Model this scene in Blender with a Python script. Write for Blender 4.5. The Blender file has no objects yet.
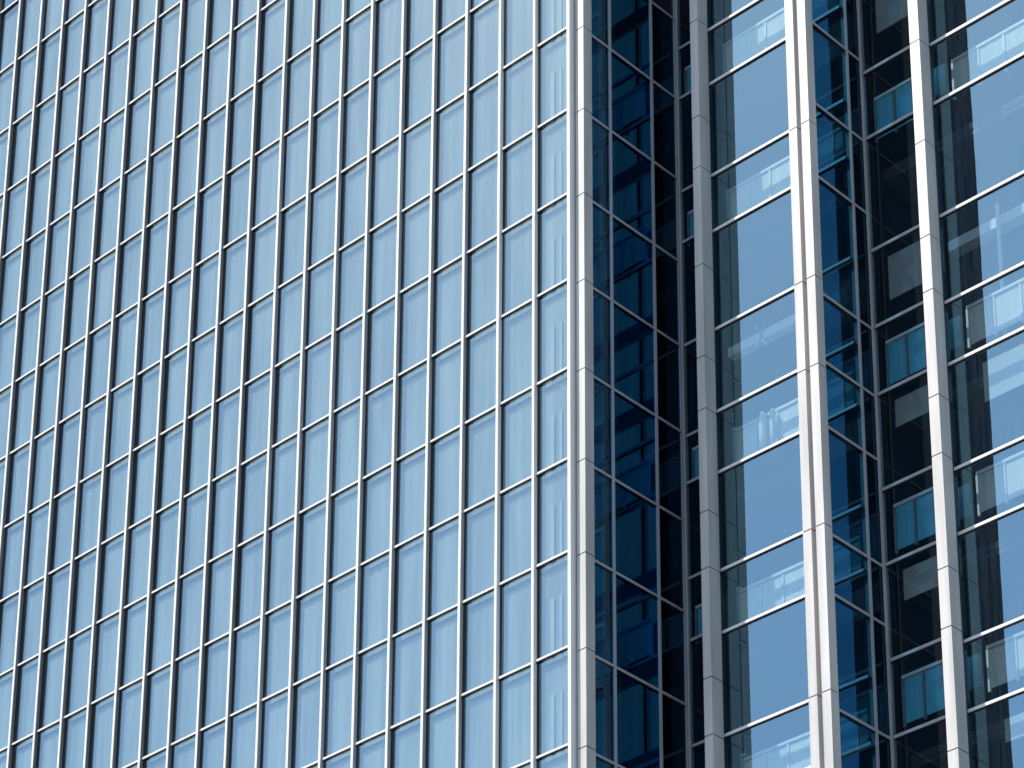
import bpy, math, random
from math import radians, sin, cos, tan, pi
random.seed(7)
scene = bpy.context.scene
C = scene.collection

# ------------------------------------------------------------------ camera
S = 1.9                                  # metres per row of the curtain wall
F_PX, CX, CY = 2961.6, 552.95, 1083.36
AZ, PITCH = 0.7506, 0.3662
CAM = (16.1063, -17.4624, -20.3671)
Z0 = 1.6 - CAM[2] * S                    # height of the reference transom above the ground
cam_data = bpy.data.cameras.new('camera')
cam = bpy.data.objects.new('camera', cam_data)
C.objects.link(cam)
cam.location = (CAM[0] * S, CAM[1] * S, 1.6)
cam.rotation_euler = (pi / 2 + PITCH, 0, AZ)
cam_data.sensor_width = 36
cam_data.lens = F_PX / 1024 * 36
cam_data.shift_x = (512 - CX) / 1024
cam_data.shift_y = (CY - 384) / 1024
cam_data.clip_start = 0.5
cam_data.clip_end = 6000
scene.camera = cam

# ------------------------------------------------------------------ sky, sun, exposure
SUN_EL, SUN_AZ = radians(55), radians(38.8)   # azimuth to the left of the facade's outward normal
sx, sy, sz = -sin(SUN_AZ) * cos(SUN_EL), -cos(SUN_AZ) * cos(SUN_EL), sin(SUN_EL)
world = bpy.data.worlds.new('World')
scene.world = world
world.use_nodes = True
wn = world.node_tree
wn.nodes.clear()
sky = wn.nodes.new('ShaderNodeTexSky')
sky.sky_type = 'NISHITA'
sky.sun_disc = False
sky.sun_elevation = SUN_EL
sky.sun_rotation = math.atan2(sx, sy)
sky.altitude = 50
sky.air_density = 1.0
sky.dust_density = 0.5
sky.ozone_density = 1.5
bg = wn.nodes.new('ShaderNodeBackground')
bg.inputs['Strength'].default_value = 0.15
wo = wn.nodes.new('ShaderNodeOutputWorld')
wn.links.new(sky.outputs[0], bg.inputs[0])
wn.links.new(bg.outputs[0], wo.inputs[0])
sun_data = bpy.data.lights.new('sun', 'SUN')
sun_data.energy = 5.0
sun_data.angle = radians(0.5)
sun_data.color = (1.0, 0.955, 0.9)
sun = bpy.data.objects.new('sun', sun_data)
C.objects.link(sun)
from mathutils import Vector
sun.rotation_euler = Vector((sx, sy, sz)).to_track_quat('Z', 'Y').to_euler()
sun.location = (0, -60, 120)
scene.view_settings.view_transform = 'Standard'
scene.view_settings.look = 'None'
scene.view_settings.gamma = 1
scene.view_settings.exposure = 0.6
scene.render.engine = 'CYCLES'
scene.cycles.max_bounces = 10
scene.cycles.glossy_bounces = 6
scene.cycles.transparent_max_bounces = 16
scene.cycles.use_denoising = True


# ------------------------------------------------------------------ materials
def mat(name):
    m = bpy.data.materials.new(name)
    m.use_nodes = True
    nt = m.node_tree
    return m, nt, nt.nodes, nt.links


def noise_colour(nt, scale, a, b, stretch=(1, 1, 1), detail=4, lo=0.35, hi=0.65):
    n, l = nt.nodes, nt.links
    tc = n.new('ShaderNodeTexCoord')
    mp = n.new('ShaderNodeMapping')
    mp.inputs['Scale'].default_value = stretch
    tx = n.new('ShaderNodeTexNoise')
    tx.inputs['Scale'].default_value = scale
    tx.inputs['Detail'].default_value = detail
    cr = n.new('ShaderNodeValToRGB')
    cr.color_ramp.elements[0].position = lo
    cr.color_ramp.elements[1].position = hi
    cr.color_ramp.elements[0].color = (*a, 1)
    cr.color_ramp.elements[1].color = (*b, 1)
    l.new(tc.outputs['Object'], mp.inputs['Vector'])
    l.new(mp.outputs['Vector'], tx.inputs['Vector'])
    l.new(tx.outputs['Fac'], cr.inputs['Fac'])
    return cr.outputs['Color'], tx.outputs['Fac']


def solid(name, a, b=None, rough=0.5, scale=3.0, stretch=(1, 1, 1), metallic=0.0, spec=0.4, bump=0.0):
    m, nt, n, l = mat(name)
    bs = n['Principled BSDF']
    b = b or tuple(c * 0.88 for c in a)
    col, fac = noise_colour(nt, scale, b, a, stretch)
    l.new(col, bs.inputs['Base Color'])
    bs.inputs['Roughness'].default_value = rough
    bs.inputs['Metallic'].default_value = metallic
    bs.inputs['Specular IOR Level'].default_value = spec
    if bump:
        bp = n.new('ShaderNodeBump')
        bp.inputs['Strength'].default_value = bump
        bp.inputs['Distance'].default_value = 0.01
        l.new(fac, bp.inputs['Height'])
        l.new(bp.outputs['Normal'], bs.inputs['Normal'])
    return m


def glass(name, refl, trans, fac, wav=0.0006, dirt=0.0):
    """coated glazing: part mirror, part tinted see-through, faint roller waves and dust"""
    m, nt, n, l = mat(name)
    n.remove(n['Principled BSDF'])
    out = n['Material Output']
    gl = n.new('ShaderNodeBsdfGlossy')
    gl.inputs['Color'].default_value = (*refl, 1)
    gl.inputs['Roughness'].default_value = 0.0
    tr = n.new('ShaderNodeBsdfTransparent')
    tr.inputs['Color'].default_value = (*trans, 1)
    mx = n.new('ShaderNodeMixShader')
    lw = n.new('ShaderNodeLayerWeight')
    lw.inputs['Blend'].default_value = 0.25
    ma = n.new('ShaderNodeMath')
    ma.operation = 'MULTIPLY_ADD'
    ma.inputs[1].default_value = 0.08
    ma.inputs[2].default_value = fac
    l.new(lw.outputs['Fresnel'], ma.inputs[0])
    l.new(ma.outputs[0], mx.inputs['Fac'])
    tc = n.new('ShaderNodeTexCoord')
    tx = n.new('ShaderNodeTexNoise')
    tx.inputs['Scale'].default_value = 0.9
    tx.inputs['Detail'].default_value = 1.0
    bp = n.new('ShaderNodeBump')
    bp.inputs['Strength'].default_value = 1.0
    bp.inputs['Distance'].default_value = wav
    l.new(tc.outputs['Object'], tx.inputs['Vector'])
    l.new(tx.outputs['Fac'], bp.inputs['Height'])
    l.new(bp.outputs['Normal'], gl.inputs['Normal'])
    l.new(tr.outputs[0], mx.inputs[1])
    l.new(gl.outputs[0], mx.inputs[2])
    last = mx
    if dirt:
        df = n.new('ShaderNodeBsdfDiffuse')
        df.inputs['Color'].default_value = (0.6, 0.6, 0.58, 1)
        mp = n.new('ShaderNodeMapping')
        mp.inputs['Scale'].default_value = (14, 14, 0.5)
        t2 = n.new('ShaderNodeTexNoise')
        t2.inputs['Scale'].default_value = 1.0
        t2.inputs['Detail'].default_value = 5.0
        mr = n.new('ShaderNodeMapRange')
        mr.inputs[1].default_value = 0.4
        mr.inputs[2].default_value = 0.75
        mr.inputs[4].default_value = dirt
        l.new(tc.outputs['Object'], mp.inputs['Vector'])
        l.new(mp.outputs[0], t2.inputs['Vector'])
        l.new(t2.outputs['Fac'], mr.inputs[0])
        m2 = n.new('ShaderNodeMixShader')
        l.new(mr.outputs[0], m2.inputs['Fac'])
        l.new(mx.outputs[0], m2.inputs[1])
        l.new(df.outputs[0], m2.inputs[2])
        last = m2
    l.new(last.outputs[0], out.inputs['Surface'])
    return m


M = {}
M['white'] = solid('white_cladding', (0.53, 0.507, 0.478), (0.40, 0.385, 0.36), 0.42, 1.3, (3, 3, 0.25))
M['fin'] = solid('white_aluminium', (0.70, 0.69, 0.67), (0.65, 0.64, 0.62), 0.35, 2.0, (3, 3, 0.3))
M['grey'] = solid('shaded_aluminium', (0.34, 0.35, 0.36), (0.29, 0.30, 0.31), 0.4, 2.0, (3, 3, 0.3))  # white aluminium darkened as shade, for fin sides and recess bars
M['finside'] = solid('shade_dark_aluminium', (0.20, 0.20, 0.205), (0.16, 0.16, 0.165), 0.35, 2.0, (3, 3, 0.3))  # darker shade tone for the far fin sides; also the hall bars
M['joint_shade'] = solid('black_joint_shade', (0.012, 0.014, 0.018), rough=0.6)  # black for open joints and for shade strips at fins and transoms
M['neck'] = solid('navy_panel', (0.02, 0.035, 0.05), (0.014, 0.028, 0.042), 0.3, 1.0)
M['curtainglass'] = glass('coated_curtain_wall_glass', (0.66, 0.90, 0.95), (0.61, 0.70, 0.68), 0.34, wav=0.0003, dirt=0.015)
M['glass'] = glass('coated_glass', (0.55, 0.89, 1.0), (0.68, 0.77, 0.77), 0.33, wav=0.00012, dirt=0.012)
M['darkglass'] = glass('dark_glass', (0.40, 0.80, 1.0), (0.28, 0.54, 0.62), 0.30, wav=0.0001)
M['deepglass'] = glass('deep_blue_glass', (0.45, 0.8, 1.0), (0.03, 0.13, 0.22), 0.10, wav=0.0001)
M['hallglass'] = glass('hall_glass', (0.75, 0.92, 1.0), (0.3, 0.5, 0.6), 0.60, wav=0.0001)
M['cornerglass'] = glass('blue_corner_glass', (0.4, 0.8, 1.0), (0.06, 0.46, 0.98), 0.10, wav=0.0001)
M['clearglass'] = glass('clear_glass', (0.7, 0.9, 1.0), (0.55, 0.66, 0.70), 0.06, wav=0.0001)
m, nt, n, l = mat('glass_edge')
n.remove(n['Principled BSDF'])
_t = n.new('ShaderNodeBsdfTransparent')
l.new(_t.outputs[0], n['Material Output'].inputs['Surface'])
M['edge'] = m
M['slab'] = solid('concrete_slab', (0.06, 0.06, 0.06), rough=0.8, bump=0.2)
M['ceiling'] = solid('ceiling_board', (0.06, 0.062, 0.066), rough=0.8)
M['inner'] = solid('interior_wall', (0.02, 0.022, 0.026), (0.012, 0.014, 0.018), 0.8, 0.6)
M['sheer'] = solid('sheer_curtain', (0.76, 0.75, 0.70), (0.50, 0.50, 0.48), 0.9, 0.8, (4, 4, 0.35))
M['pelmet'] = solid('pelmet_board', (0.42, 0.43, 0.44), rough=0.7)
_n = M['sheer'].node_tree.nodes
_l = M['sheer'].node_tree.links
_tr = _n.new('ShaderNodeBsdfTranslucent')
_tr.inputs['Color'].default_value = (0.75, 0.75, 0.72, 1)
_mx = _n.new('ShaderNodeMixShader')
_mx.inputs['Fac'].default_value = 0.35
_l.new(_n['Principled BSDF'].outputs[0], _mx.inputs[1])
_l.new(_tr.outputs[0], _mx.inputs[2])
_l.new(_mx.outputs[0], _n['Material Output'].inputs['Surface'])
M['slat'] = solid('blind_slat', (0.66, 0.66, 0.63), rough=0.8)
M['drape'] = solid('grey_drape', (0.10, 0.10, 0.095), (0.045, 0.047, 0.046), 0.9, 1.2, (6, 6, 0.4))
M['blind'] = solid('roller_blind', (0.50, 0.51, 0.50), (0.46, 0.47, 0.46), 0.9, 2.0)
M['greyblind'] = solid('grey_blind', (0.40, 0.36, 0.33), (0.35, 0.31, 0.29), 0.9, 2.0)
M['rail'] = solid('rail_paint', (0.80, 0.81, 0.82), rough=0.4)
M['post'] = solid('rail_post', (0.20, 0.22, 0.24), rough=0.4)
M['frost'] = solid('frosted_glass', (0.80, 0.80, 0.74), (0.70, 0.71, 0.67), 0.35, 2.0, (4, 4, 0.4))
M['teal'] = solid('teal_glass_panel', (0.14, 0.50, 0.64), (0.10, 0.42, 0.54), 0.3, 2.0, (4, 4, 0.4))
M['green'] = solid('green_glass_panel', (0.13, 0.30, 0.20), (0.10, 0.24, 0.16), 0.3, 2.0, (4, 4, 0.4))
M['screen'] = solid('white_screen', (0.72, 0.75, 0.77), rough=0.6)
M['vase'] = solid('white_ceramic', (0.85, 0.85, 0.84), rough=0.25)
M['beam'] = solid('white_beam', (0.75, 0.75, 0.74), rough=0.6)
M['tower'] = solid('dark_stone', (0.05, 0.05, 0.055), (0.035, 0.035, 0.04), 0.6, 0.5, bump=0.2)
M['towerglass'] = solid('dark_pane', (0.012, 0.015, 0.02), rough=0.15)
M['ground'] = solid('paving', (0.22, 0.215, 0.21), (0.17, 0.17, 0.165), 0.85, 0.4, bump=0.3)


# ------------------------------------------------------------------ mesh helpers (units: rows)
def W(x, y, z):
    return (x * S, y * S, Z0 + z * S)


class MB:
    def __init__(self):
        self.v, self.f, self.m, self.mats = [], [], [], []

    def mi(self, key):
        if key not in self.mats:
            self.mats.append(key)
        return self.mats.index(key)

    def prism(self, poly, z0, z1, key, front=None):
        """vertical prism over an XY polygon; the first edge's side takes material key, the others front or key"""
        k = len(self.v)
        n = len(poly)
        for z in (z0, z1):
            for x, y in poly:
                self.v.append(W(x, y, z))
        a, b = self.mi(key), self.mi(front or key)
        for i in range(n):
            j = (i + 1) % n
            self.f.append((k + i, k + j, k + n + j, k + n + i))
            self.m.append(a if i == 0 else b)
        self.f.append(tuple(k + i for i in reversed(range(n))))
        self.m.append(b)
        self.f.append(tuple(k + n + i for i in range(n)))
        self.m.append(b)
        return self

    def box(self, x0, x1, y0, y1, z0, z1, key):
        return self.prism([(x0, y0), (x1, y0), (x1, y1), (x0, y1)], z0, z1, key)

    def build(self, name, parent=None):
        me = bpy.data.meshes.new(name)
        me.from_pydata(self.v, [], self.f)
        for key in self.mats:
            me.materials.append(M[key])
        for p, i in zip(me.polygons, self.m):
            p.material_index = i
        me.update()
        o = bpy.data.objects.new(name, me)
        C.objects.link(o)
        o.parent = parent
        return o


def thing(name, label, cat, group=None, loc=(0, 0, 0)):
    o = bpy.data.objects.new(name, None)
    o.location = loc
    C.objects.link(o)
    o['label'], o['category'] = label, cat
    if group:
        o['group'] = group
    return o


def tag(o, label, cat, group=None):
    o['label'], o['category'] = label, cat
    if group:
        o['group'] = group
    return o


class Wall:
    """a glazed wall along p0 -> p1 in plan; outward is to the right-hand side seen from above"""
    def __init__(self, p0, p1):
        self.p0, self.p1 = p0, p1
        dx, dy = p1[0] - p0[0], p1[1] - p0[1]
        self.L = math.hypot(dx, dy)
        self.d = (dx / self.L, dy / self.L)
        self.n = (self.d[1], -self.d[0])

    def pt(self, s, off=0.0):
        return (self.p0[0] + self.d[0] * s + self.n[0] * off, self.p0[1] + self.d[1] * s + self.n[1] * off)

    def poly(self, s0, s1, o, i):
        return [self.pt(s0, o), self.pt(s1, o), self.pt(s1, -i), self.pt(s0, -i)]

    def bar(self, mb, s0, s1, z0, z1, o, i, key):
        mb.prism(self.poly(s0, s1, o, i), z0, z1, key)
        return mb

    def pane(self, mb, s0, s1, z0, z1, key='glass'):
        mb.prism(self.poly(s0, s1, 0.0, 0.006), z0, z1, key, 'edge')
        return mb


ZB, ZT = (0.0 - Z0) / S, 12.0            # ground and roof in rows

# ------------------------------------------------------------------ ground
gm = bpy.data.meshes.new('ground')
gm.from_pydata([(-3000, -3000, 0), (3000, -3000, 0), (3000, 3000, 0), (-3000, 3000, 0)], [], [(0, 1, 2, 3)])
gm.materials.append(M['ground'])
go = bpy.data.objects.new('ground', gm)
C.objects.link(go)
go['kind'] = 'structure'

# ------------------------------------------------------------------ the tower
tower = thing('office_tower', 'tall glass office tower with white mullions, stepped recesses and white columns', 'building')

FW = 0.472                                # fin spacing
GY = 0.049                                # glass plane of the curtain wall
N_FIN = 27
fin_x = [0.01, -0.457, -0.938, -1.423, -1.902, -2.384, -2.867, -3.337, -3.817, -4.287, -4.772, -5.237, -5.705, -6.172,
         -6.639, -7.113, -7.582, -8.055, -8.516, -8.980, -9.455]
fin_x += [-9.455 - FW * k for k in range(1, 7)]
ROW_LO, ROW_HI = -14, 11                  # rows of the curtain wall built pane by pane


def in_view(x, y, z, pad=0):
    dx, dy, dz = x - CAM[0], y - CAM[1], z - CAM[2]
    fw = (-sin(AZ) * cos(PITCH), cos(AZ) * cos(PITCH), sin(PITCH))
    rt = (cos(AZ), sin(AZ), 0)
    up = (rt[1] * fw[2] - rt[2] * fw[1], rt[2] * fw[0] - rt[0] * fw[2], rt[0] * fw[1] - rt[1] * fw[0])
    d = dx * fw[0] + dy * fw[1] + dz * fw[2]
    px = CX + F_PX * (dx * rt[0] + dy * rt[1]) / d
    py = CY - F_PX * (dx * up[0] + dy * up[1] + dz * up[2]) / d
    return -pad < px < 1024 + pad and -pad < py < 768 + pad, d


# fins
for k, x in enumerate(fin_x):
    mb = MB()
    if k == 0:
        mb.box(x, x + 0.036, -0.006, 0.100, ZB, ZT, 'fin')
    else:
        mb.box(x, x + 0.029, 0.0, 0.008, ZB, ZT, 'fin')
        mb.box(x + 0.001, x + 0.0285, 0.008, GY + 0.03, ZB, ZT, 'fin' if k < 3 else 'grey' if k < 10 else 'finside')  # side tone darkens from fin to fin, painting in the shade
        mb.box(x + 0.0286, x + (0.052 if k < 8 else 0.064), GY - 0.002, GY + 0.05, ZB, ZT, 'joint_shade')  # black strip painting the dark mirror image of the fin side
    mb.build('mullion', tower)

# transoms, one bar per row
x_end = fin_x[-1]
for r in range(ROW_LO, ROW_HI + 1):
    mb = MB()
    for k in range(N_FIN - 1):
        xa, xb = fin_x[k + 1] + 0.0292, fin_x[k] - 0.0005
        mb.box(xa, xb, 0.024, GY - 0.0025, r + 0.015, r + 0.036, 'fin')
        mb.box(xa, xb, 0.034, GY - 0.0025, r + 0.006, r + 0.0148, 'joint_shade')  # black strip painting the shaded underside of the transom
    mb.build('transom', tower)

# panes of the curtain wall
cells = []
for r in range(ROW_LO, ROW_HI):
    for k in range(N_FIN - 1):
        xa, xb = fin_x[k + 1] + (0.0525 if k < 7 else 0.0645), fin_x[k] - 0.0005
        vis, d = in_view((xa + xb) / 2, GY, r + 0.5, 40)
        cells.append((0 if vis else 1, d, xa, xb, r))
cells.sort()
rest = MB()
for i, (nv, d, xa, xb, r) in enumerate(cells):
    mb = MB() if i < 100 else rest
    t = random.uniform(-1, 1) * 0.005
    mb.prism([(xa, GY - t), (xb, GY + t), (xb, GY + 0.006), (xa, GY + 0.006)], r + 0.028, r + 1.015, 'curtainglass', 'edge')
    if i < 100:
        mb.build('window', tower)
ro = rest.build('window', tower)
ro['kind'] = 'stuff'

# plain glazing above and below the rows that are built one by one
mb = MB()
mb.box(x_end, -0.001, GY, GY + 0.2, ZB, ROW_LO - 0.02, 'towerglass')
mb.box(x_end, -0.001, GY, GY + 0.2, ROW_HI + 0.02, ZT, 'towerglass')
mb.build('plinth_glazing', tower)


def column(front, joints, name='column', label=None):
    """cladding panels with open joints round a dark core; front = list of (x0, x1, y0, y1, key)"""
    mb = MB()
    zs = sorted(joints)
    zs = [ZB] + zs + [ZT]
    for a, b in zip(zs[:-1], zs[1:]):
        za = a + (0.006 if a != ZB else 0)
        zb = b - (0.006 if b != ZT else 0)
        for (x0, x1, y0, y1, key) in front:
            mb.box(x0, x1, y0, y1, za, zb, key)
    for (x0, x1, y0, y1, key) in front:
        if key == 'white':
            mb.box(x0 + 0.012, x1 - 0.012, y0 + 0.012, y1 - 0.012, ZB, ZT, 'joint_shade')
    o = mb.build(name, tower)
    if label:
        o['label'] = label
    return o


def fill(js, step_lo, step_hi):
    js = list(js)
    while js[-1] > ZB + 2:
        js.append(js[-1] - step_lo[len(js) % len(step_lo)])
    while js[0] < ZT - 2:
        js.insert(0, js[0] + step_hi[len(js) % len(step_hi)])
    return [j for j in js if ZB + .3 < j < ZT - .3]


XR = 0.172                                # plane of the first return wall
D = 1.5                                   # plane of the bays
cc = fill([-i - 0.045 for i in range(0, 9)], [1.0], [1.0])
column([(0.066, XR, 0.062, 0.1845, 'white')], cc, 'corner_column')
mb = MB()                                 # recessed infill between the last fin and the corner column
mb.box(0.0465, 0.075, 0.09, 0.13, ZB, ZT, 'joint_shade')
mb.build('joint_strip', tower)

COM = [-1.94, -4.71, -6.47, -8.24]
j13 = [0.43, -0.75, -1.36, -2.51, -3.56, -4.15, -5.27, -5.88, -7.03, -7.62, -8.8]
j1 = fill([j - 0.17 for j in j13], [0.6, 1.17], [0.6, 1.17])
j3 = fill([j + 0.08 for j in j13], [0.6, 1.17], [0.6, 1.17])
j2 = fill([-0.33, -2.104, -3.83, -4.78, -6.44, -8.09], [1.76], [1.76])
c1x, c2x, c3x = 0.840, 2.472, 3.325
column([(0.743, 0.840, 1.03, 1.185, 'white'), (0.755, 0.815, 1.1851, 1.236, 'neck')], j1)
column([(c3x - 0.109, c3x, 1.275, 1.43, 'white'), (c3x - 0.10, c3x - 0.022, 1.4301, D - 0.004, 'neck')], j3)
column([(c2x - 0.240, c2x - 0.146, 0.653, 0.760, 'white'), (c2x - 0.094, c2x, 0.653, 0.765, 'white'),
        (c2x - 0.1459, c2x - 0.0941, 0.700, 0.755, 'white')], j2)

# ---------------- walls of the recesses and bays
D1 = 1.475
ret1 = Wall((XR, 0.185), (XR, D1))
piece = Wall((XR, D1), (0.80, D1))
b1x0, b1x1, B1Y = 0.80, 2.46, 1.24
bay1 = Wall((b1x0, B1Y), (b1x1, B1Y))
ret2 = Wall((c2x - 0.004, 0.7655), (c2x - 0.004, D))
back2 = Wall((c2x - 0.004, D), (c3x - 0.06, D))
bay2 = Wall((c3x - 0.06, D), (c3x + 3.0, D))


def transom(wall, s0, s1, z, th=0.044, out=0.022, key='fin', deep=0.03):
    mb = MB()
    wall.bar(mb, s0, s1, z - th / 2, z + th / 2, out, deep, key)
    wall.bar(mb, s0, s1, z - th / 2 - 0.006, z - th / 2 - 0.0002, out * 0.5, deep, 'joint_shade')  # painted shade line along the underside of the bar
    return mb.build('transom', tower)


def post(wall, s, w=0.05, out=0.022, key='grey', deep=0.04):  # recess bars carry their shade in the grey tone
    mb = MB()
    wall.bar(mb, s - w / 2, s + w / 2, ZB, ZT, out, deep, key)
    return mb.build('mullion', tower)


def glaze(wall, ss, zs, name, key='glass'):
    zs = sorted(zs)
    for s0, s1 in zip(ss[:-1], ss[1:]):
        for z0, z1 in zip(zs[:-1], zs[1:]):
            wall.pane(MB(), s0 + 0.004, s1 - 0.004, z0 + 0.012, z1 - 0.012, key).build(name, tower)


# first return wall: rows like the curtain wall
zr = [-i - 0.09 for i in range(-1, 11)]
for z in zr:
    transom(ret1, 0.0005, ret1.L - 0.03, z, 0.027, 0.010, 'grey')
s_m = [0.448 - 0.185, 1.083 - 0.185]
for s in s_m:
    post(ret1, s, 0.032, 0.012, deep=0.007)
post(ret1, ret1.L - 0.016, 0.024, 0.012, deep=0.007)
glaze(ret1, [0.0, s_m[0], s_m[1], ret1.L - 0.03], zr, 'return_window', 'cornerglass')
ret1.bar(MB(), 0.0, ret1.L, ZB, zr[-1] - 0.03, 0.0, 0.05, 'towerglass').build('plain_glazing', tower)
ret1.bar(MB(), 0.0, ret1.L, zr[0] + 0.03, ZT, 0.0, 0.05, 'towerglass').build('plain_glazing', tower)

# the glass plane behind the first column
z_piece = [z - 0.025 for z in (2.3, 1.63, 0.538, -0.09, -1.244, -1.86, -3.082, -4.13, -4.66, -5.715, -6.389, -7.51, -8.2, -9.3, -10.0)]
for z in z_piece:
    transom(piece, 0.052, piece.L, z, 0.028, 0.012, 'grey')
post(piece, 0.026, 0.022, 0.012)
glaze(piece, [0.04, piece.L], z_piece, 'recess_window', 'clearglass')

z_bay1 = [3.1, 2.0, 1.34, 0.25, -0.42, -1.53, -2.19, -3.33, -4.26, -4.935, -6.0, -6.66, -7.73, -8.39, -9.47, -10.1]
for z in z_bay1:
    transom(bay1, 0.0, bay1.L, z, 0.028, 0.022)
glaze(bay1, [0.0, bay1.L], z_bay1, 'bay_window')
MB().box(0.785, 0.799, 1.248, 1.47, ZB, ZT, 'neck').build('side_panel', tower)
# glazed inner wall of the corner hall, seen through the first return wall
hall = Wall((-2.2, 1.10), (XR - 0.012, 1.10))
z_hall = [3.2, 2.1, 1.45, 0.141, -0.513, -1.63, -2.254, -3.423, -4.318, -4.955, -6.013, -6.699, -7.78, -8.45, -9.55]
for z in z_hall:
    transom(hall, 0.0, hall.L, z, 0.030, 0.022, 'finside')
glaze(hall, [0.0, hall.L], z_hall, 'hall_window', 'hallglass')
z_bay2 = [3.4, 2.36, 1.69, 0.57, -0.10, -1.208, -1.89, -3.16, -4.108, -4.772, -5.869, -6.533, -7.606, -8.286, -9.4, -10.07]
for z in z_bay2:
    transom(bay2, 0.0, bay2.L, z, 0.028, 0.022)
glaze(bay2, [0.0, bay2.L], z_bay2, 'bay_window')
column([(6.35, 6.50, 1.275, 1.43, 'white')], j3)
MB().box(6.50, 6.69, 1.44, 4.199, ZB, ZT, 'white').build('end_wall', tower)

z_back2 = [1.7, 0.65, -0.12, -1.09, -1.855, -3.14, -3.985, -4.72, -5.735, -6.515, -7.487, -8.25, -9.3, -10.0]
for z in z_back2:
    transom(back2, 0.045, back2.L, z, 0.030, 0.016, 'grey')
post(back2, 0.018, 0.026, 0.014)
glaze(back2, [0.03, back2.L], z_back2, 'recess_window', 'clearglass')
z_ret2 = [1.6, 0.7, -0.12, -0.911, -1.855, -2.689, -3.985, -4.72, -5.404, -6.515, -7.119, -8.25, -9.3, -10.0]
for z in z_ret2:
    transom(ret2, 0.0, ret2.L - 0.02, z, 0.027, 0.010, 'grey')
post(ret2, 1.29 - 0.7655, 0.032, 0.012)
glaze(ret2, [0.0, 1.29 - 0.7655, ret2.L - 0.01], z_ret2, 'return_window', 'deepglass')

# plain glazing of the parts far below and above the picture
for wl, zs in ((piece, z_piece), (bay1, z_bay1), (bay2, z_bay2), (back2, z_back2), (ret2, z_ret2)):
    wl.bar(MB(), 0.0, wl.L, ZB, zs[-1] - 0.03, 0.0, 0.05, 'towerglass').build('plain_glazing', tower)
    wl.bar(MB(), 0.0, wl.L, zs[0] + 0.03, ZT, 0.0, 0.05, 'towerglass').build('plain_glazing', tower)

# interiors: floors with ceilings below them, rear walls
floors = [3.4, 1.63, -0.14, -1.935, -4.71, -6.47, -8.23, -10.0]
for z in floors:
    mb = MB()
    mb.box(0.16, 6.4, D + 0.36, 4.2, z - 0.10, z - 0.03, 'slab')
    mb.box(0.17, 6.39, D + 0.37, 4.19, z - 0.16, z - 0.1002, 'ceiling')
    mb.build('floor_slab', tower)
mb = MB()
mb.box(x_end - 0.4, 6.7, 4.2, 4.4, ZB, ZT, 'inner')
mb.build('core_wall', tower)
MB().box(2.395, 2.415, 1.27, 4.19, ZB, ZT, 'inner').build('added_sun_block', tower)  # added wall that keeps sun off the right recess
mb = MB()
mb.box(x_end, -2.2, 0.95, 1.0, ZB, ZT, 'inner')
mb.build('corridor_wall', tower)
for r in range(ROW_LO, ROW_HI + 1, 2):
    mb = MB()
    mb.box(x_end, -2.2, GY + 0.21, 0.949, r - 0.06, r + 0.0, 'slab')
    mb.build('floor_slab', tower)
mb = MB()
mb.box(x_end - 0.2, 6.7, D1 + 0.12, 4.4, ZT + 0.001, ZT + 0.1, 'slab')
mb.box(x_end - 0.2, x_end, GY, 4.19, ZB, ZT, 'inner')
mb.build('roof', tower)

# ------------------------------------------------------------------ curtains behind the curtain wall
ORD = ['topmost', 'second', 'third', 'fourth', 'fifth', 'sixth', 'seventh', 'eighth', 'ninth', 'tenth', 'eleventh',
       'twelfth', 'thirteenth', 'fourteenth', 'fifteenth', 'sixteenth', 'lowest']


def wavy(name, x0, x1, y, z0, z1, key, amp=0.012, period=0.07, depth=0.006, step=0.0125):
    n = max(4, int((x1 - x0) / step))
    v, f = [], []
    ph = random.uniform(0, 6)
    for i in range(n + 1):
        x = x0 + (x1 - x0) * i / n
        a = amp * (0.6 + 0.4 * sin(x * 3.1 + ph)) * sin(2 * pi * x / period + 0.9 * sin(x * 5 + ph))
        for z in (z0, z1):
            v.append(W(x, y + a, z))
            v.append(W(x, y + a + depth, z))
    for i in range(n):
        a, b = 4 * i, 4 * i + 4
        f += [(a, b, b + 2, a + 2), (b + 1, a + 1, a + 3, b + 3), (a + 2, b + 2, b + 3, a + 3), (a + 1, b + 1, b, a)]
    f += [(0, 2, 3, 1), (4 * n, 4 * n + 1, 4 * n + 3, 4 * n + 2)]
    me = bpy.data.meshes.new(name)
    me.from_pydata(v, [], f)
    me.materials.append(M[key])
    o = bpy.data.objects.new(name, me)
    C.objects.link(o)
    return o


for r in range(ROW_LO, ROW_HI):
    MB().box(x_end, -0.01, GY + 0.075, GY + 0.12, r + 0.80, r + 0.984, 'pelmet').build('pelmet', tower)
for i, r in enumerate(range(5, -10, -1)):
    o = wavy('sheer_curtain', -10.6, -0.01, GY + 0.040, r - 0.015, r + 0.93, 'sheer', 0.003, 0.11)
    tag(o, 'pale sheer curtain behind the left curtain wall, %s row of panes from the top' % ORD[i], 'curtain',
        'sheer curtains behind the curtain wall')


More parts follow.
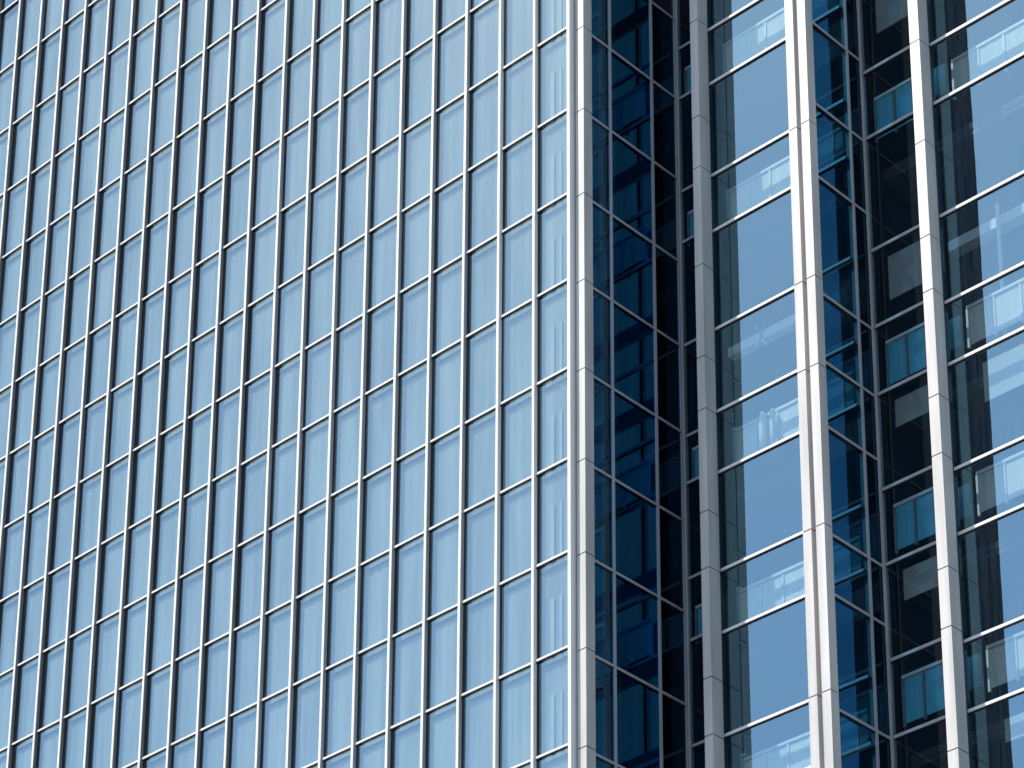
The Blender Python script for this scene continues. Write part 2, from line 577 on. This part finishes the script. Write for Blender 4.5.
# ------------------------------------------------------------------ balustrades inside the bays
def balustrade(x0, x1, y, zf, n, label, group, key='frost', pb=0.21):
    p = W((x0 + x1) / 2, y, zf)
    t = thing('balustrade', label, 'balustrade', group, p)

    def put(mb, name):
        mb.v = [(a - p[0], b - p[1], c - p[2]) for a, b, c in mb.v]
        return mb.build(name, t)
    put(MB().box(x0, x1, y - 0.018, y + 0.018, zf + 0.565, zf + 0.595, 'post' if key == 'green' else 'rail'), 'handrail')
    w = (x1 - x0) / n
    for i in range(n + 1):
        xc = x0 + w * i
        put(MB().box(xc - 0.012, xc + 0.012, y - 0.012, y + 0.012, zf + pb - 0.03, zf + 0.5648, 'rail' if key == 'frost' else 'post'), 'post')
    for i in range(n):
        mb = MB()
        xa, xb = x0 + w * i + 0.016, x0 + w * (i + 1) - 0.016
        m_ = 12
        for j in range(m_):
            ja, jb = xa + (xb - xa) * j / m_, xa + (xb - xa) * (j + 1) / m_
            mb.prism([(ja, y - 0.002), ((ja + jb) / 2, y - 0.0045), (jb, y - 0.002), (jb, y + 0.006), (ja, y + 0.006)], zf + pb, zf + 0.555, key)
        put(mb, 'frosted_panel')
    return t


G_B = 'frosted balustrades behind the bay glass'
for i, z in enumerate([1.63, -0.14, -1.935, -4.71, -6.47, -8.23]):
    lv = ['above the top of the photo', 'at the very top of the photo', 'on the second floor from the top', 'on the third floor from the top',
          'on the second floor from the bottom', 'on the lowest floor'][i]
    if i:
        balustrade(0.86, 2.42, B1Y + 0.205, z - 0.265, 6, 'pale frosted balustrade behind the narrow middle bay, ' + lv, G_B)
    if i:
        balustrade(c3x + 0.06, 6.3, D + 0.22, z + 0.045, 10, 'pale frosted balustrade behind the right-hand bay, ' + lv, G_B, 'frost', 0.18)
    if i:
        balustrade(c2x + 0.035, c3x - 0.14, D + 0.17, z + 0.06, 3, 'teal shaded balustrade in the right recess, ' + lv, G_B, 'teal', 0.12)
        balustrade(-2.1, XR - 0.07, 1.05, [1.45, -0.513, -2.254, -4.955, -6.699, -8.45][i] - 0.20, 7, 'deep teal balustrade behind the blue corner glass, ' + lv, G_B, 'green', 0.22)
        balustrade(XR + 0.05, 0.78, D1 + 0.10, z - 0.13, 2, 'dark teal balustrade in the left recess, ' + lv, G_B, 'teal', 0.23)

# ------------------------------------------------------------------ blinds, drapes and small things indoors
for i, (zt, zb) in enumerate([(-0.16, -0.58), (-3.18, -3.66), (-4.76, -5.05), (-6.55, -6.86)]):
    o = MB().box(c2x + 0.13, c3x - 0.10, D + 0.12, D + 0.128, zb, zt, 'greyblind').build('roller_blind')
    tag(o, 'grey roller blind half lowered in the right recess, %s of four' % ['topmost', 'second', 'third', 'lowest'][i], 'blind', 'roller blinds')
for i, (zt, zb) in enumerate([(-4.80, -5.21), (-8.40, -8.62)]):
    o = MB().box(c3x + 0.24, 5.1, D + 0.14, D + 0.148, zb, zt, 'blind').build('roller_blind')
    tag(o, 'pale roller blind behind the right-hand bay, %s' % ['the upper one', 'the one at the bottom edge'][i], 'blind', 'roller blinds')
for i, (xa, xb) in enumerate([(-0.285, -0.235), (-0.165, -0.135)]):
    for r in range(0, -10, -1):
        o = MB().box(xa, xb, GY + 0.024, GY + 0.030, r + 0.03, r + 0.64, 'slat').build('blind_slat')
        tag(o, '%s upright slat in the last pane before the corner column, %s pane from the top' % (['wider', 'thinner'][i], ORD[-r]), 'blind slat', 'blind slats in the last column of panes')
lv = ['at the very top', 'on the second floor from the top', 'on the third floor from the top', 'on the second floor from the bottom', 'on the lowest floor']
for i, z in enumerate([-0.10, -1.89, -4.772, -6.533, -8.286]):
    x1 = 4.9
    p = W(3.575, 1.85, z)
    t = thing('desk_screen', 'pale desk screen inside the right-hand bay, ' + lv[i], 'screen', 'desk screens', p)

    def loc(mb, name):
        mb.v = [(a - p[0], b - p[1], c - p[2]) for a, b, c in mb.v]
        return mb.build(name, t)
    loc(MB().box(3.595, x1 - 0.02, 1.852, 1.868, z + 0.40, z + 0.70, 'screen'), 'fabric_panel')
    fr = MB()
    fr.box(3.575, 3.5948, 1.85, 1.87, z + 0.39, z + 0.72, 'rail')
    loc(fr, 'upright')
    loc(MB().box(3.5952, x1, 1.85, 1.87, z + 0.702, z + 0.722, 'rail'), 'top_rail')
    if i:
        zb_ = [0, -1.855, -4.72, -6.515, -8.25][i]
        o = MB().box(2.67, 3.2, 1.85, 1.88, zb_ + 0.40, zb_ + 0.72, 'teal').build('desk_screen')
        tag(o, 'teal shaded desk screen inside the right recess, ' + lv[i], 'screen', 'desk screens')


def lathe(name, x, y, z, prof, key, seg=20):
    p = W(x, y, z)
    v, f = [], []
    for r, h in prof:
        for j in range(seg):
            a = 2 * pi * j / seg
            v.append((r * S * cos(a), r * S * sin(a), h * S))
    for i in range(len(prof) - 1):
        for j in range(seg):
            k = (j + 1) % seg
            f.append((i * seg + j, i * seg + k, (i + 1) * seg + k, (i + 1) * seg + j))
    f.append(tuple(reversed(range(seg))))
    f.append(tuple((len(prof) - 1) * seg + j for j in range(seg)))
    me = bpy.data.meshes.new(name)
    me.from_pydata(v, [], f)
    me.materials.append(M[key])
    for pl in me.polygons:
        pl.use_smooth = len(pl.vertices) == 4
    o = bpy.data.objects.new(name, me)
    o.location = p
    C.objects.link(o)
    return o


zf = -4.78
tag(lathe('vase', 1.24, 1.385, zf, [(0.030, -.02), (0.038, .12), (0.040, .29), (0.034, .36), (0.020, .39)], 'vase'),
    'taller white floor vase with a rounded top behind the middle balustrade', 'vase', 'white vases')
tag(lathe('vase', 1.36, 1.385, zf, [(0.022, -.02), (0.028, .12), (0.030, .30), (0.025, .36), (0.015, .38)], 'vase'),
    'slimmer white floor vase right of the taller one', 'vase', 'white vases')
# ceiling lights
t = thing('ceiling_light', 'long pale ceiling light with a crossed hanger behind the middle bay', 'ceiling light', 'ceiling lights', W(1.3, 1.4, -3.6))
p = W(1.3, 1.4, -3.6)


def put2(mb, name, t, p):
    mb.v = [(a - p[0], b - p[1], c - p[2]) for a, b, c in mb.v]
    return mb.build(name, t)


put2(MB().box(0.86, 2.3, 1.36, 1.45, -3.60, -3.50, 'beam'), 'housing', t, p)
for sgn in (-1, 1):
    mb = MB()
    k = len(mb.v)
    for zz_, dx in ((-3.43, -0.06 * sgn), (-3.69, 0.06 * sgn)):
        mb.v += [W(1.28 + dx - 0.008, 1.34 + 0.008 * sgn, zz_), W(1.28 + dx + 0.008, 1.34 + 0.008 * sgn, zz_), W(1.28 + dx + 0.008, 1.348 + 0.008 * sgn, zz_), W(1.28 + dx - 0.008, 1.348 + 0.008 * sgn, zz_)]
    a = mb.mi('post')
    mb.f = [(0, 1, 2, 3), (7, 6, 5, 4), (0, 4, 5, 1), (1, 5, 6, 2), (2, 6, 7, 3), (3, 7, 4, 0)]
    mb.m = [a] * 6
    put2(mb, 'hanger', t, p)
p = W(3.9, 2.0, -3.1)
t = thing('ceiling_light', 'long pale ceiling light with an upright pole behind the right-hand bay', 'ceiling light', 'ceiling lights', p)
put2(MB().box(3.05, 4.9, 1.97, 2.10, -3.16, -3.05, 'beam'), 'housing', t, p)
put2(MB().box(3.70, 3.725, 1.80, 1.83, -4.55, -3.05, 'rail'), 'pole', t, p)
# drapes deep in the right-hand bay
for i, (za, zb) in enumerate([(1.74, 3.2), (-1.15, -0.12), (-3.9, -1.95), (-5.8, -4.8), (-7.55, -6.56), (-9.3, -8.3)]):
    if za > zb:
        za, zb = zb, za
    o = wavy('drape', 3.3, 3.72, 2.2, za, zb, 'drape', 0.02, 0.09)
    tag(o, 'dark grey drape hanging behind the left end of the right-hand bay, %s of six' % ORD[i], 'drape', 'drapes in the right-hand bay')

# ------------------------------------------------------------------ neighbouring tower, seen only mirrored in the right-hand bay
t = thing('neighbouring_tower', 'dark stone tower seen only mirrored in the right-hand bay glass', 'building')
TX0, TX1, TY0, TY1, TT = -23.4, -20.8, -36.0, -33.6, 46.0
mb = MB()
mb.box(TX0, TX1, TY0, TY1, ZB, TT, 'tower')
mb.build('wall', t)
z = ZB + 2
while z < TT - 2:
    mb = MB()
    for i in range(6):
        xa = TX0 + 0.15 + i * 0.41
        mb.box(xa, xa + 0.3, TY1 - 0.01, TY1 + 0.012, z, z + 1.1, 'towerglass')
    for i in range(5):
        ya = TY0 + 0.2 + i * 0.43
        mb.box(TX1 - 0.01, TX1 + 0.012, ya, ya + 0.3, z, z + 1.1, 'towerglass')
    o = mb.build('window_band', t)
    z += 1.9
